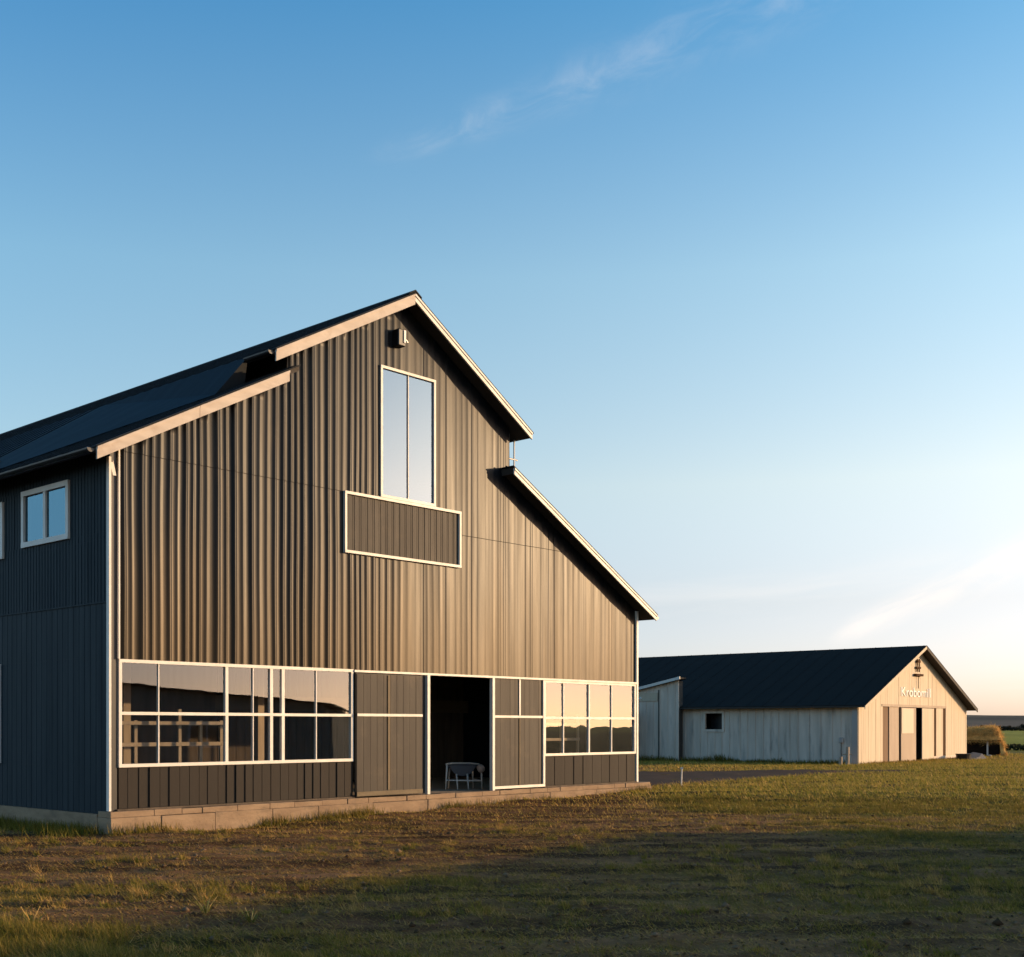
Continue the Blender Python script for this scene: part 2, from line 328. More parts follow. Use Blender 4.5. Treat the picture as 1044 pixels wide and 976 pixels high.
# --- sliding door leaf, doorway trim and the fixed panel
sd = MB(); sd.box(6.13,8.22,-.10,-.05,.49,3.33)
for k in range(10):
    a = 6.15+k*.206; sd.box(a,a+.198,-.108-random.uniform(0,.006),-.09,.60,3.31)
sdo = sd.build('sliding_door', M['door'], B)
m = MB(); m.box(6.15,8.20,-.135,-.112,2.34,2.40); m.build('door_rail', M['white'], sdo)
m = MB(); m.box(7.085,7.155,-.13,-.116,.62,3.30); m.build('door_stile', M['beam'], sdo)
m = MB(); m.box(6.14,8.21,-.13,-.11,.50,.60); m.build('kick_board', M['beam'], sdo)
m = MB(); m.box(8.235,8.38,-.02,.05,.48,3.36); m.build('recess_shade', M['black'], B)  # black strip standing in for the shade of the door recess
for a, b in ((8.39,8.475),(10.695,10.78)): m = MB(); m.box(a,b,-.11,.0,FT+.002,3.35); m.build('door_jamb', M['white'], B)
m = MB(); m.box(6.11,16.93,-.085,.04,3.352,3.402); m.build('lintel', M['white'], B)
fp = MB(); fp.box(10.785,12.79,-.03,.04,.49,3.35)
for k in range(10):
    a = 10.86+k*.189; fp.box(a,a+.183,-.042-random.uniform(0,.006),-.02,.57,3.34)
fpo = fp.build('fixed_panel', M['door'], B)
m = MB(); m.box(10.785,12.79,-.08,-.045,.49,.56); m.box(10.79,12.785,-.075,-.045,2.33,2.39); m.box(12.71,12.785,-.085,-.045,.565,3.345); m.box(11.76,11.81,-.072,-.048,2.395,3.345); m.build('panel_frame', M['white'], fpo)
m = MB(); m.box(11.765,11.80,-.068,-.049,.565,2.325); m.build('panel_stile', M['beam'], fpo)
# --- corner trims
m = MB(); m.box(-.035,.012,-.07,.03,.47,7.30); m.add([(-.02,-.068,7.2),(.05,-.068,7.2),(.05,-.068,6.95),(.12,-.068,6.95),(.05,-.068,7.25)],[(0,1,2),(2,3,4)])
m.build('corner_trim', M['white'], B)
m = MB(); m.box(.014,.166,-.01,.05,.47,7.55); m.build('corner_board', M['black'], B)
m = MB(); m.box(.167,.20,-.07,.03,3.415,7.62); m.build('edge_angle', M['white'], B)
m = MB(); m.box(W-.03,W+.05,-.06,.06,.47,5.50); m.build('corner_trim', M['white'], B)
# --- side wall, back wall, far side wall
m = MB(); cuts = []; a = 0.06; k = 0
def sw_patch(t0, t1, z0, z1, ribbed):
    t = t0
    m.box(-.0,.06,t0,t1,z0,z1)
    while t < t1-.03:
        w = .07 if ribbed else .22
        h = random.uniform(.006,.011) if ribbed else .005
        m.box(-h,.02,t+.01,min(t+w*.55 if ribbed else t+w-.012,t1-.002),z0+.003,z1-.003)
        t += .125 if ribbed else .22
wins = [(1.50,3.50,5.88,7.06),(4.36,6.36,5.74,6.96),(4.50,6.50,1.31,3.45)]
for (z0,z1,rb) in ((.40,1.31,0),(1.31,3.45,0),(3.45,4.51,0),(4.51,5.74,1),(5.74,5.88,1),(5.88,6.96,1),(6.96,7.06,1),(7.06,7.50,1)):
    holes = sorted((w[0],w[1]) for w in wins if w[2] < z1-.001 and w[3] > z0+.001); t = .03
    for h0,h1 in holes: sw_patch(t,h0,z0,z1,rb); t = h1
    sw_patch(t,T,z0,z1,rb)
m.build('side_wall', M['side'], B)
m = MB(); m.box(-.026,.01,.03,T,4.50,4.525); m.build('lap_strip', M['side'], B)
side_xf = lambda a,b,z: (b,a,z)
sl = ['two pane window under the eave near the front corner','next two pane window along under the eave','white framed window low on the shaded side wall']
for w,lb in zip(wins,sl):
    window(w[0],w[1],w[2],w[3],.105,[((w[0]+w[1])/2,.10)],[(2.36,.08)] if w[2] < 2 else [],M['glasshi'],lb,xf=side_xf)
m = MB(); m.box(W-.08,W-.02,.06,T,.40,5.4); m.build('side_wall', M['side'], B)
m = MB(); m.prism_y([(0,.4),(W,.4),(W,5.5),(NR,8.4),(NR,9.9),(7.65,12.2),(NL,10.3),(NL,9.75),(0,7.5)],T-.06,T); m.build('back_wall', M['side'], B)
# clerestory walls
m = MB(); m.box(NL,NL+.06,.02,T-.1,9.55,10.40); m.build('clerestory_wall', M['side'], B)
m = MB(); m.box(NR-.06,NR,.02,T-.1,8.40,9.92); m.build('clerestory_wall', M['side'], B)
# --- roofs
def roof(s0, z0, s1, z1, name='roof'):
    m = MB(); th = .03; y0, y1 = -.475, T+.4
    m.prism_y([(s0,z0-th),(s1,z1-th),(s1,z1),(s0,z0)],y0,y1)
    t = y0+.25
    while t < y1: m.prism_y([(s0,z0-.002),(s1,z1-.002),(s1,z1+.024),(s0,z0+.024)],t,t+.05); t += .55
    r = m.build(name, M['roof'], B)
    m = MB(); m.prism_y([(s0+.03,z0-.13),(s1-.0,z1-.13),(s1,z1-th-.003),(s0+.03,z0-th-.003)],-.415,T+.3)
    m.build('soffit', M['soffit'], r); return r
roof(-.52,zL(-.52),NL,zL(NL)); m = MB(); t0, t1, te = .5, 6.5, T+.41        # behind the front gap the upper roof runs straight on down to the eave
m.add([(2.75,t0,zL(2.75)+.03),(3.58,t0,zNL(3.58)+.005),(-.53,t1,zL(-.53)+.045),(3.58,t1,zNL(3.58)+.005),(-.53,te,zL(-.53)+.045),(3.58,te,zNL(3.58)+.005),(3.5,t0,zL(3.5)),(-.5,t1,zL(-.5)-.01)],
 [(0,1,3,2),(2,3,5,4),(0,6,1)])
t = t1+.3
while t < te: m.prism_y([(-.53,zL(-.53)+.04),(3.58,zNL(3.58)),(3.58,zNL(3.58)+.028),(-.53,zL(-.53)+.07)],t,t+.04); t += .55
m.build('roof', M['roof'], B)
roof(3.60,zNL(3.60),7.65,zNL(7.65)); roof(7.651,zNR(7.651),11.87,zNR(11.87)); roof(11.10,zR(11.10),17.42,zR(17.42))
m = MB(); m.prism_y([(7.45,zNL(7.45)+.02),(7.65,12.38),(7.85,zNR(7.85)+.02),(7.85,zNR(7.85)+.05),(7.65,12.42),(7.45,zNL(7.45)+.05)],-.48,T+.4); m.build('ridge_cap', M['roof'], B)
def barge(s0, s1, zf, h=.23, mt='barge'):
    m = MB()
    n = max(1,int(abs(s1-s0)/2.2)); 
    for k in range(n):
        a = s0+(s1-s0)*k/n+(.004 if k else 0); b = s0+(s1-s0)*(k+1)/n-(.004 if k < n-1 else 0); d = random.uniform(0,.004)
        m.prism_y([(a,zf(a)-.035-h),(b,zf(b)-.035-h),(b,zf(b)-.035),(a,zf(a)-.035)],-.462-d,-.42)
        m.prism_y([(a,zf(a)-.09),(b,zf(b)-.09),(b,zf(b)-.037),(a,zf(a)-.037)],-.482-d,-.464-d)
    return m.build('barge_board', M[mt], B)
barge(-.50,3.97,zL,.235); barge(3.62,7.648,zNL,.25); barge(7.652,11.83,zNR,.17,'white'); barge(11.14,17.38,zR,.17,'white')
# box end at the head of the right aisle roof
m = MB(); m.box(11.12,11.40,-.40,-.03,8.60,8.70); m.build('eave_box', M['soffit'], B)
def gutter(s, z, y0, y1, r=.075):
    m = MB(); n = 8; poly = []
    for k in range(n+1): a = math.pi+math.pi*k/n; poly.append((s+r*math.cos(a),z+r*math.sin(a)))
    inner = [(s+(r-.012)*math.cos(math.pi+math.pi*k/n),z+(r-.012)*math.sin(math.pi+math.pi*k/n)) for k in range(n,-1,-1)]
    m.prism_y(poly+inner,y0,y1); m.prism_y(poly,y0-.004,y0+.004)
    return m.build('gutter', M['black'], B)
gutter(-.60,zL(-.52)-.06,-.40,T); gutter(3.53,zNL(3.6)-.06,-.40,.49); gutter(17.49,zR(17.42)-.06,-.40,T)
# little steel guard frame in the gap between the right-hand roofs
m = MB()
for s in (11.58,11.80): m.tube([(s,.15,zR(s)+.02),(s,.15,zNR(s)-.15)],.026,6)
m.tube([(11.50,.15,9.16),(11.92,.15,9.16)],.022,6); m.tube([(11.52,.18,zR(11.52)),(11.52,.18,9.16)],.012,6)
m.build('guard_frame', M['galv'], B)
# --- plinth: rough concrete in lengths with joints, a lip course on top
m = MB(); s = -.05; x = []
edges = [-.05,1.05,2.3,3.75,5.0,6.6,8.35,10.6,12.9,14.9,16.4,17.55]
for i in range(len(edges)-1):
    a, b = edges[i], edges[i+1]; d = random.uniform(-.012,.012)
    m.box(a+.004,b-.004,-.16+d,.35,-.35,.335+random.uniform(-.006,.006))
po = m.build('plinth', M['conc'], B, bevel=.008)
m = MB(); s = -.04
while s < 17.5:
    w = random.uniform(.45,.95); e = min(s+w,17.52)
    m.box(s+.004,e-.004,-.13+random.uniform(-.012,.012),.34,.34,FT-random.uniform(0,.012)); s = e
m.build('coping', M['conc'], po, bevel=.006)
m = MB(); m.box(-.05,.30,.36,T,-.35,.395); m.box(W-.3,W+.3,.36,T,-.35,.395); m.box(.3,W-.3,T-.3,T+.05,-.35,.395); m.build('plinth', M['conc'], B)
m = MB(); m.box(.31,W-.31,.345,T-.31,.30,.452); m.build('floor', M['floor'], B)
# --- inside: board partition, posts and a beam
m = MB(); m.box(6.6,16.8,7.0,7.08,.455,8.2)
for k in range(34): m.box(6.62+k*.3,6.62+k*.3+.285,6.97-random.uniform(0,.012),7.02,.46,8.1)
m.build('partition_wall', M['inner'], B)
m = MB(); m.box(.4,6.4,6.0,6.08,.455,8.2); m.box(6.4,6.48,6.0,7.1,.455,8.2); m.build('partition_wall', M['inner'], B)
m = MB(); m.box(6.6,16.8,6.72,6.95,2.55,2.95); m.build('cross_beam', M['beam'], B)
m = MB(); m.box(.3,16.7,.12,6.9,5.2,5.35); m.build('loft_floor', M['inner'], B)
for s in (2.0,5.6): m = MB(); m.box(s,s+.18,2.9,3.08,.455,5.19); m.build('inside_post', M['wood'], B)

# --- things at the barn
def local_thing(name, s, t, z, label, cat, rz=0):
    p = bl(s,t); return empty(name,(p[0],p[1],z),PHI+rz,label,cat)
wl = local_thing('wall_lamp',7.47,-.02,11.10,'small black box lamp with white lens high under the gable peak','lamp')
m = MB(); m.box(-.13,.10,-.20,.02,0,.40); m.build('housing', M['black'], wl, bevel=.02)
m = MB(); m.box(.02,.09,-.225,-.202,.08,.38); m.build('lens', M['letter'], wl, bevel=.005)
m = MB(); m.tube([(.1,-.05,.2),(.22,-.06,.24),(.30,-.05,.18)],.018,6); m.build('bracket', M['galv'], wl)
# armchair in the doorway
ch = local_thing('armchair',10.93,1.2,.452,'low pale framed armchair with grey sling seat just inside the open doorway','armchair',rz=-.62)
m = MB()
rail = [(-.46,-.20,.62),(-.44,.10,.655),(-.25,.30,.67),(0,.34,.67),(.25,.30,.67),(.44,.10,.65),(.46,-.20,.61)]
m.tube(rail,.024,8); m.build('top_rail', M['white'], ch, smooth=True)
for (x0,y0,x1,y1,zt) in ((-.46,-.20,-.50,-.24,.62),(.46,-.20,.47,-.24,.61),(-.20,-.16,-.19,-.30,.40),(.09,-.16,.10,-.30,.40),(-.30,.28,-.34,.34,.66),(.30,.28,.34,.34,.66)):
    m = MB(); m.tube([(x0,y0,zt),((x0+x1)/2,(y0+y1)/2,zt*.5),(x1,y1,0)],[.024,.022,.017],8); m.build('leg', M['white'], ch, smooth=True)
m = MB(); m.tube([(-.48,-.22,.24),(.465,-.22,.22)],.018,6); m.tube([(-.48,-.22,.24),(-.32,.31,.25)],.016,6); m.tube([(.465,-.22,.22),(.32,.31,.25)],.016,6); m.build('stretcher', M['white'], ch)
m = MB(); n = 14                              # half-moon seat sling hanging between the rails
for j in range(5):
    for i in range(n+1):
        a = math.pi*i/n; r = 1-.18*j
        m.v.append((-.33*math.cos(a)*r-.03,-.17+.11*j,.62-.27*math.sin(a)*(1-.06*j)))
for j in range(4):
    for i in range(n): q = j*(n+1)+i; m.f.append((q,q+1,q+n+2,q+n+1))
m.f.append(tuple(range(n,-1,-1)))
m.build('seat', M['sling'], ch, smooth=False)
m = MB()
for i in range(9):
    a = -math.pi*.5+math.pi*i/8; 
bk = [(-.44,.10),(-.25,.30),(0,.34),(.25,.30),(.44,.10)]
for x,y in bk: m.v += [(x*.97,y*.97,.65),(x*.95,y*.95,.54)]
for i in range(4): m.f.append((2*i,2*i+2,2*i+3,2*i+1))
m.build('backrest', M['sling'], ch)
m = MB(); m.tube([(.44,-.27,.52),(.45,-.25,.53),(.46,-.05,.56),(.44,.1,.57)],[.03,.105,.10,.05],10); m.build('cushion', M['cushion'], ch, smooth=True)
# workbench and bin at the dark left of the doorway
wb = local_thing('workbench',11.7,4.9,.452,'dark workbench in the shadows inside the doorway','workbench')
m = MB(); m.box(-.9,.9,-.3,.35,.52,.58); m.build('tabletop', M['inner'], wb)
for x in (-.82,.74):
    for y in (-.25,.25): m = MB(); m.box(x,x+.08,y,y+.08,0,.52); m.build('leg', M['inner'], wb)
bn = local_thing('storage_bin',11.55,4.9,1.032,'dull olive rounded bin standing on the dark workbench','bin')
m = MB(); m.add([(-.20,-.16,0),(.20,-.16,0),(.20,.16,0),(-.20,.16,0),(-.25,-.2,.46),(.25,-.2,.46),(.25,.2,.46),(-.25,.2,.46)],[(0,3,2,1),(4,5,6,7),(0,1,5,4),(1,2,6,5),(2,3,7,6),(3,0,4,7)]); m.build('body', M['olive'], bn, bevel=.05)
m = MB(); m.box(-.27,.27,-.22,.22,.45,.50); m.build('lid', M['olive'], bn, bevel=.02)
# stall partitions seen through the long window
def stall(name, s, t, n, w, label):
    r = local_thing(name,s,t,.452,label,'partition')
    for k in range(n): m = MB(); m.box(k*w-.035,k*w+.035,-.03,.03,0,1.78 if k%3 else 2.02); m.build('post', M['wood'], r)
    for z in (1.72,1.28): m = MB(); m.box(-.03,(n-1)*w+.03,-.06,-.032,z-.04,z+.04); m.build('rail', M['wood'], r)
    m = MB(); m.box(-.02,(n-1)*w+.02,-.025,.025,0,.78); m.build('board_panel', M['inner'], r)
stall('stall_partition',.7,1.1,6,.52,'pale timber stall partition seen through the long strip window')
stall('stall_partition',13.6,1.3,4,.75,'pale timber stall partition seen through the short strip window')

# ------------------------------------------------------------------ grey barn behind
PH2 = R(51); Q0 = (17.0,60.6); GB = .20
c2, s2 = math.cos(PH2), math.sin(PH2)
def gl(s, t): return (Q0[0]+s*c2-t*s2, Q0[1]+s*s2+t*c2)
G = empty('grey_barn',(Q0[0],Q0[1],GB),PH2,'long low pale boarded barn with navy roof and cream gable front','barn')
GW = 15.45; GE = 3.0; GA = 6.14; GT = 34.; gs = (GA-GE)/(GW/2)
def gtop(s): return GE+gs*(s if s < GW/2 else GW-s)
m = MB()                                      # front gable boards, leaving the door bay 
bays = []
a = 0.
while a < GW-.01:
    b = min(a+.30,GW); zb = 3.0 if 2.9 < (a+b)/2 < 12.0 else -.3
    d = random.uniform(0,.012)
    A, Bq = a+.004, b-.004
    if A < GW/2 < Bq: poly = [(A,zb),(Bq,zb),(Bq,gtop(Bq)),(GW/2,gtop(GW/2)),(A,gtop(A))]
    else: poly = [(A,zb),(Bq,zb),(Bq,gtop(Bq)),(A,gtop(A))]
    m.prism_y(poly,-.02-d,.06); a = b
m.build('front_wall', M['gfront'], G)
def slab(name, a0, a1, z0, z1, t0, t1, mt, par=G):
    m = MB(); m.box(a0,a1,t0,t1,z0,z1); return m.build(name, M[mt], par)
m = MB(); m.box(2.85,12.05,-.05,-.021,2.93,3.06); m.build('door_track', M['gdoor'], G)
slab('wall_panel',2.9,3.9,-.3,2.92,.05,.10,'gtan'); slab('wall_panel',3.905,5.2,-.3,2.92,.0,.06,'gdoor')
d1 = slab('barn_door',5.28,7.35,-.02,2.90,-.09,-.04,'gdoor'); d1['label'] = 'sliding leaf with a paler upper board'
slab('upper_board',5.34,6.95,1.55,2.86,-.11,-.092,'gpale',d1); slab('door_edge',5.2,5.27,-.05,2.92,-.02,.08,'gbrown')
d2 = slab('barn_door',8.25,10.0,-.02,2.90,-.09,-.04,'gfront')
slab('pilaster',10.05,10.5,-.3,2.92,-.01,.07,'gbrown'); slab('wall_panel',10.505,11.55,-.3,2.92,-.03,.05,'gfront'); slab('pilaster',11.555,11.98,-.3,2.92,-.01,.07,'gbrown')
m = MB(); m.box(10.0,14.2,-.06,-.035,-.3,.26); m.build('skirting', M['gwall'], G)
# side wall with battens and a square opening
m = MB()
def gside(t0, t1, z0, z1): m.box(0,.06,t0,t1,z0,z1)
wt0, wt1, wz0, wz1 = 7.55,8.55,1.75,2.62
gside(.06,wt0,-.3,GE+.06); gside(wt1,GT,-.3,GE+.06); gside(wt0,wt1,-.3,wz0); gside(wt0,wt1,wz1,GE+.06)
t = .3
while t < GT:
    if not (wt0-.05 < t < wt1+.05): m.box(-.028,.01,t-.03,t+.03,-.29,GE+.03)
    else: m.box(-.028,.01,t-.03,t+.03,-.29,wz0-.05)
    t += random.choice((.42,.45,.45,.62))
m.build('side_wall', M['gwall'], G)
wf = frame_mb(wt0-.14,wt1+.14,wz0-.12,wz1+.12,.13,-.05,.02).build('window', M['gwall'], G, xf=side_xf); wf['label'] = 'small square black opening with boarded surround'
m = MB(); m.box(wt0-.05,wt1+.05,.6,.63,wz0-.05,wz1+.05); m.build('dark_backing', M['black'], wf, xf=side_xf)  # black sheet set back inside, standing in for the unlit interior
m = MB(); m.box(-.05,.03,.02,.30,-.3,GE+.03); m.build('corner_trim', M['galv'], G)
m = MB(); m.box(-.04,.012,.0,.16,-.3,GE+.03); m.build('corner_trim', M['gfront'], G)
slab('side_wall',GW-.06,GW,-.3,GE+.06,.06,GT,'gwall')
m = MB(); m.prism_y([(0,-.3),(GW,-.3),(GW,GE),(GW/2,GA),(0,GE)],GT-.06,GT); m.build('back_wall', M['gwall'], G)
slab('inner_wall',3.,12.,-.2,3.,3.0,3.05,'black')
for sgn in (0,1):
    e = .42; sa, sb = (-e,GW/2) if sgn == 0 else (GW+e,GW/2)
    za, zb = GE-gs*e+.12, GA+.12
    m = MB(); m.prism_y([(sa,za-.03),(sb,zb-.03),(sb,zb),(sa,za)],-.55,GT+.4)
    t = -.4
    while t < GT: m.prism_y([(sa,za-.001),(sb,zb-.001),(sb,zb+.012),(sa,za+.012)],t,t+.04); t += .9
    r = m.build('roof', M['roofgrey'], G)
    m = MB(); m.prism_y([(sa,za-.11),(sb,zb-.11),(sb,zb-.033),(sa,za-.033)],-.5,GT+.3); m.build('soffit', M['soffit'], r)
    m = MB(); m.prism_y([(sa,za-.20),(sb,zb-.20),(sb,zb-.035),(sa,za-.035)],-.545,-.505); m.build('barge_board', M['gfront'] if sgn == 0 else M['soffit'], r)
# hoist fitting under the peak
hf = MB(); hf.box(7.35,7.95,-.14,-.06,5.02,5.12); hf.box(7.48,7.52,-.12,-.06,4.85,5.55); hf.box(7.78,7.82,-.12,-.06,4.85,5.55); hf.box(7.15,8.15,-.2,-.06,4.62,4.74); hf.box(7.45,7.85,-.16,-.06,5.35,5.48)
hf.tube([(7.65,-.1,4.62),(7.65,-.1,3.95)],.02,6)
hf.build('hoist_bracket', M['gbrown'], G)
# raised white lettering
cu = bpy.data.curves.new('lettering','FONT'); cu.body = 'Krobomill'; cu.size = 1.0; cu.extrude = .012; cu.align_x = 'CENTER'
to = bpy.data.objects.new('lettering', cu); COL.objects.link(to); bpy.context.view_layer.update()
tm = bpy.data.meshes.new_from_object(to.evaluated_get(bpy.context.evaluated_depsgraph_get())); bpy.data.objects.remove(to)
co = np.array([v.co[:] for v in tm.vertices]); wx = co[:,0].max()-co[:,0].min(); k = 4.2/wx
for v in tm.vertices: v.co = (v.co[0]*k+7.5, -.048-v.co[2], 3.5+v.co[1]*.72)
tm.materials.clear(); tm.materials.append(M['letter'])
lo = bpy.data.objects.new('lettering', tm); COL.objects.link(lo); lo.parent = G; lo['label'] = 'raised white letters across the gable'
# lean-to against its side
LT = empty('lean_to_shed',(*gl(0,9.9),GB),PH2,'pale boarded bay with white edged sloping top against the grey barn side','shed')
def lslab(name, a0, a1, t0, t1, z0, z1, mt, par=LT): m = MB(); m.box(a0,a1,t0,t1,z0,z1); return m.build(name, M[mt], par)
m = MB(); zt = lambda t: 4.40-.20*t
m.prism_x([(0,-.3),(2.7,-.3),(2.7,zt(2.7)),(0,zt(0))],-.56,-.50)
for k in range(6): m.prism_x([(k*.46+.2,-.29),(k*.46+.26,-.29),(k*.46+.26,zt(k*.46+.26)-.02),(k*.46+.2,zt(k*.46+.2)-.02)],-.585,-.555)
m.build('wall', M['gwall'], LT)
m = MB(); m.prism_x([(0,-.3),(.06,-.3),(.06,4.36),(0,4.36)],-.50,-.12); m.build('end_wall', M['soffit'], LT)  # roof shadow on this end face is put into its dark colour
m = MB(); m.prism_x([(-.2,zt(-.2)+.02),(4.6,zt(4.6)+.02),(4.6,zt(4.6)+.10),(-.2,zt(-.2)+.10)],-.74,-.06); rf = m.build('roof', M['roof'], LT)
m = MB(); m.prism_x([(-.22,zt(-.22)+.0),(4.6,zt(4.6)+.0),(4.6,zt(4.6)+.15),(-.22,zt(-.22)+.15)],-.80,-.745); m.build('fascia', M['white'], rf)
lslab('loft_door',-.605,-.562,1.3,2.6,3.3,3.75,'gfront'); lslab('door_seam',-.595,-.56,1.18,1.26,-.28,3.9,'inner')
LP = empty('porch_block',(*gl(0,12.45),GB),PH2,'low white walled store just past the boarded bay','shed')
m = MB(); m.box(-1.75,-1.69,0.1,7.,-.35,2.75); m.build('wall', M['gpale'], LP); m = MB(); m.box(-1.69,0,.06,.12,-.35,2.7); m.build('end_wall', M['gwall'], LP)
m = MB(); m.box(-1.80,-1.62,-.08,.09,-.35,3.1); m.build('corner_post', M['white'], LP)
m = MB(); m.tube([(-1.7,0.,3.1),(-1.5,-.8,3.45)],.05,6); m.tube([(-1.7,.1,3.0),(-1.8,1.4,2.75)],.05,6); m.tube([(-1.7,0,3.1),(-1.4,.6,3.5)],.045,6); m.build('brace', M['white'], LP)
m = MB(); m.prism_x([(.2,2.82),(7.2,2.55),(7.2,2.63),(.2,2.90)],-2.0,-.0); m.build('roof', M['roof'], LP)
# small fixtures near it
p = gl(-.03,.85); mbx = empty('meter_box',(p[0],p[1],GB),PH2,'small meter box with conduit on the grey barn wall beside its front corner','meter box')
m = MB(); m.box(-.10,0,-.10,.10,1.10,1.36); m.build('box', M['galv'], mbx, bevel=.02); m = MB(); m.tube([(-.05,0,1.10),(-.05,0,0)],.018,6); m.build('conduit', M['black'], mbx)
def post(name, px, py, h, r, mt, label, cat, lean=0.02, pts=None):
    e = empty(name,(px,py,float(gz(px,py))-.05),0,label,cat)
    m = MB(); m.tube([(0,0,0),(lean*.4,0,h*.5),(lean,0,h)],[r,r*.97,r*.9],8); m.build('shaft', M[mt], e, smooth=False); return e, h
def pix(px, Yd): return ((px-522)/1258*Yd, Yd)
e,h = post('fence_post',*pix(864,59.5),.95,.10,'wood','stubby wooden post at the grey barn front corner','post'); m = MB(); m.box(-.22,.22,-.03,.03,.55,.62); m.build('cross_bar', M['wood'], e)
e,h = post('fence_post',*pix(857,60.2),.45,.09,'wood','shortest wooden stub beside the grey barn wall','post')
m = MB(); m.tube([(0,0,h-.06),(0.005,0,h)],[.095,.02],8); m.build('cap', M['wood'], e)
e,h = post('marker_stake',*pix(694.5,39.8),.62,.028,'white','thin pale stake standing at the edge of the gravel track','stake'); m = MB(); m.box(-.03,.06,-.035,.035,h-.05,h+.01); m.build('cap', M['white'], e)

# hay cart
hx, hy = 30.2,79.2
H = empty('hay_cart',(hx,hy,float(gz(hx,hy))),-.09,'dark bin heaped with golden hay behind the cream gable','hay cart')
m = MB(); m.box(-1.5,.85,-.8,.8,.12,1.0); m.build('bin', M['rust'], H, bevel=.03)
m = MB(); m.box(.02,.12,-.85,-.80,.05,1.02); m.build('stake', M['galv'], H)
m = MB(); m.box(-1.55,.9,-.86,-.8,.95,1.03); m.build('rim', M['rust'], H)
for x in (-1.1,.5):
    m = MB(); m.tube([(x,-.7,.16),(x,.7,.16)],.16,12); m.build('wheel', M['black'], H)
hv = []; hf_ = []
hm = MB(); n1, n2 = 24, 14
for i in range(n1+1):
    u = i/n1; x = -1.5+2.75*u
    top = 1.85*(1-.10*(1-u)) if u < .78 else 1.85*max(0.02,math.cos((u-.78)/.22*math.pi/2))**.55
    low = .98 if x < .86 else .05
    for j in range(n2+1):
        a = math.pi*j/n2; y = -.85*math.cos(a)
        z = low+max(0,top-low)*math.sin(a)**.4+.07*(float(vn(x*3,y*4,77))-.5)
        hm.v.append((x,y,z))
for i in range(n1):
    for j in range(n2): q = i*(n2+1)+j; hm.f.append((q,q+1,q+n2+2,q+n2+1))
hay = hm.build('hay', M['straw'], H, smooth=True)
pts = np.array([hm.v[i] for i in rng.integers(0,len(hm.v),15000)])+rng.normal(0,.07,(15000,3))
d = rng.normal(0,1,(15000,3)); d[:,2] -= .3; d /= np.linalg.norm(d,axis=1)[:,None]; L_ = rng.uniform(.08,.34,15000)[:,None]
sd_ = np.cross(d,rng.normal(0,1,(15000,3))); sd_ /= np.linalg.norm(sd_,axis=1)[:,None]
vv = np.stack([pts-sd_*.008,pts+sd_*.008,pts+d*L_],1).reshape(-1,3)
q = rng.uniform(.5,1.2,15000)[:,None]; cc = np.repeat(np.array([.74,.45,.14])*q,3,0)
st = npmesh('loose_straw', vv, np.arange(45000).reshape(-1,3), M['blade'], H, col=cc); st['kind'] = 'stuff'
# bits at the barn's far front corner
p = gl(13.9,-.75); tp = MB()
for (x,y,z) in [(-1.2,-.5,0),(1.5,-.5,0),(1.5,.5,0),(-1.2,.5,0),(-.5,-.2,.14),(1.3,-.25,.34),(1.2,.25,.42),(-.6,.25,.2),(.4,-.42,.2),(.5,.4,.24)]: tp.v.append((x,y,z))
tp.f += [(0,1,8),(0,8,4),(1,5,8),(4,8,5),(4,5,6),(4,6,9),(4,9,7),(6,2,9),(9,2,3),(7,9,3),(0,4,7),(0,7,3),(1,2,6),(1,6,5),(0,3,2),(0,2,1)]
o = tp.build('tarpaulin_pile', M['tarp']); o.location = (p[0],p[1],float(gz(*p))-.02); o.rotation_euler = (0,0,PH2); tag(o,'grey tarpaulin draped over a low pile at the cream gable right corner','tarpaulin')
p = gl(12.2,-.95); m = MB(); m.tube([(0,0,0),(0,0,.04),(0,0,.3),(0,0,.36)],[.3,.36,.42,.44],14); o = m.build('feed_tub', M['black']); o.location = (p[0],p[1],float(gz(*p))-.02); tag(o,'black feed tub on the grass beside the grey tarpaulin','tub')
def rock(pos, r, label):
    bm = bmesh.new(); bmesh.ops.create_icosphere(bm, subdivisions=2, radius=r)
    for v in bm.verts: v.co *= random.uniform(.8,1.15); v.co.z *= .65
    me = bpy.data.meshes.new('stone'); bm.to_mesh(me); bm.free(); me.materials.append(M['stone'])
    o = bpy.data.objects.new('stone', me); COL.objects.link(o); o.location = (pos[0],pos[1],float(gz(*pos))+r*.25); tag(o,label,'stone','pale stones by the hay cart')
rock(pix(994,76.8),.2,'larger pale stone between the tarpaulin and the hay cart'); rock(pix(1009,77.6),.15,'smaller pale stone below the hay cart stake')

# ------------------------------------------------------------------ gravel track
n = 60; gv = []; gf = []
for i in range(n+1):
    u = i/n; x = -6+22.5*u
    far = 50.0+2.2*u+.5*(float(vn(x*.7,3.,51))-.5); near = 38.6+12.6*ss(.35,1.,u)+.9*(float(vn(x*.9,9.,52))-.5)
    near = min(float(near),far-.15)
    for j in range(13):
        y = near+(far-near)*j/12; gv.append((x,y,float(gz(x,y))+.035-(.05 if j in (0,12) else 0)))
for i in range(n):
    for j in range(12): q = i*13+j; gf.append((q,q+13,q+14,q+1))
m = MB(); m.add(gv,gf); tag(m.build('gravel_track', M['gravel'], smooth=True), kind='structure')

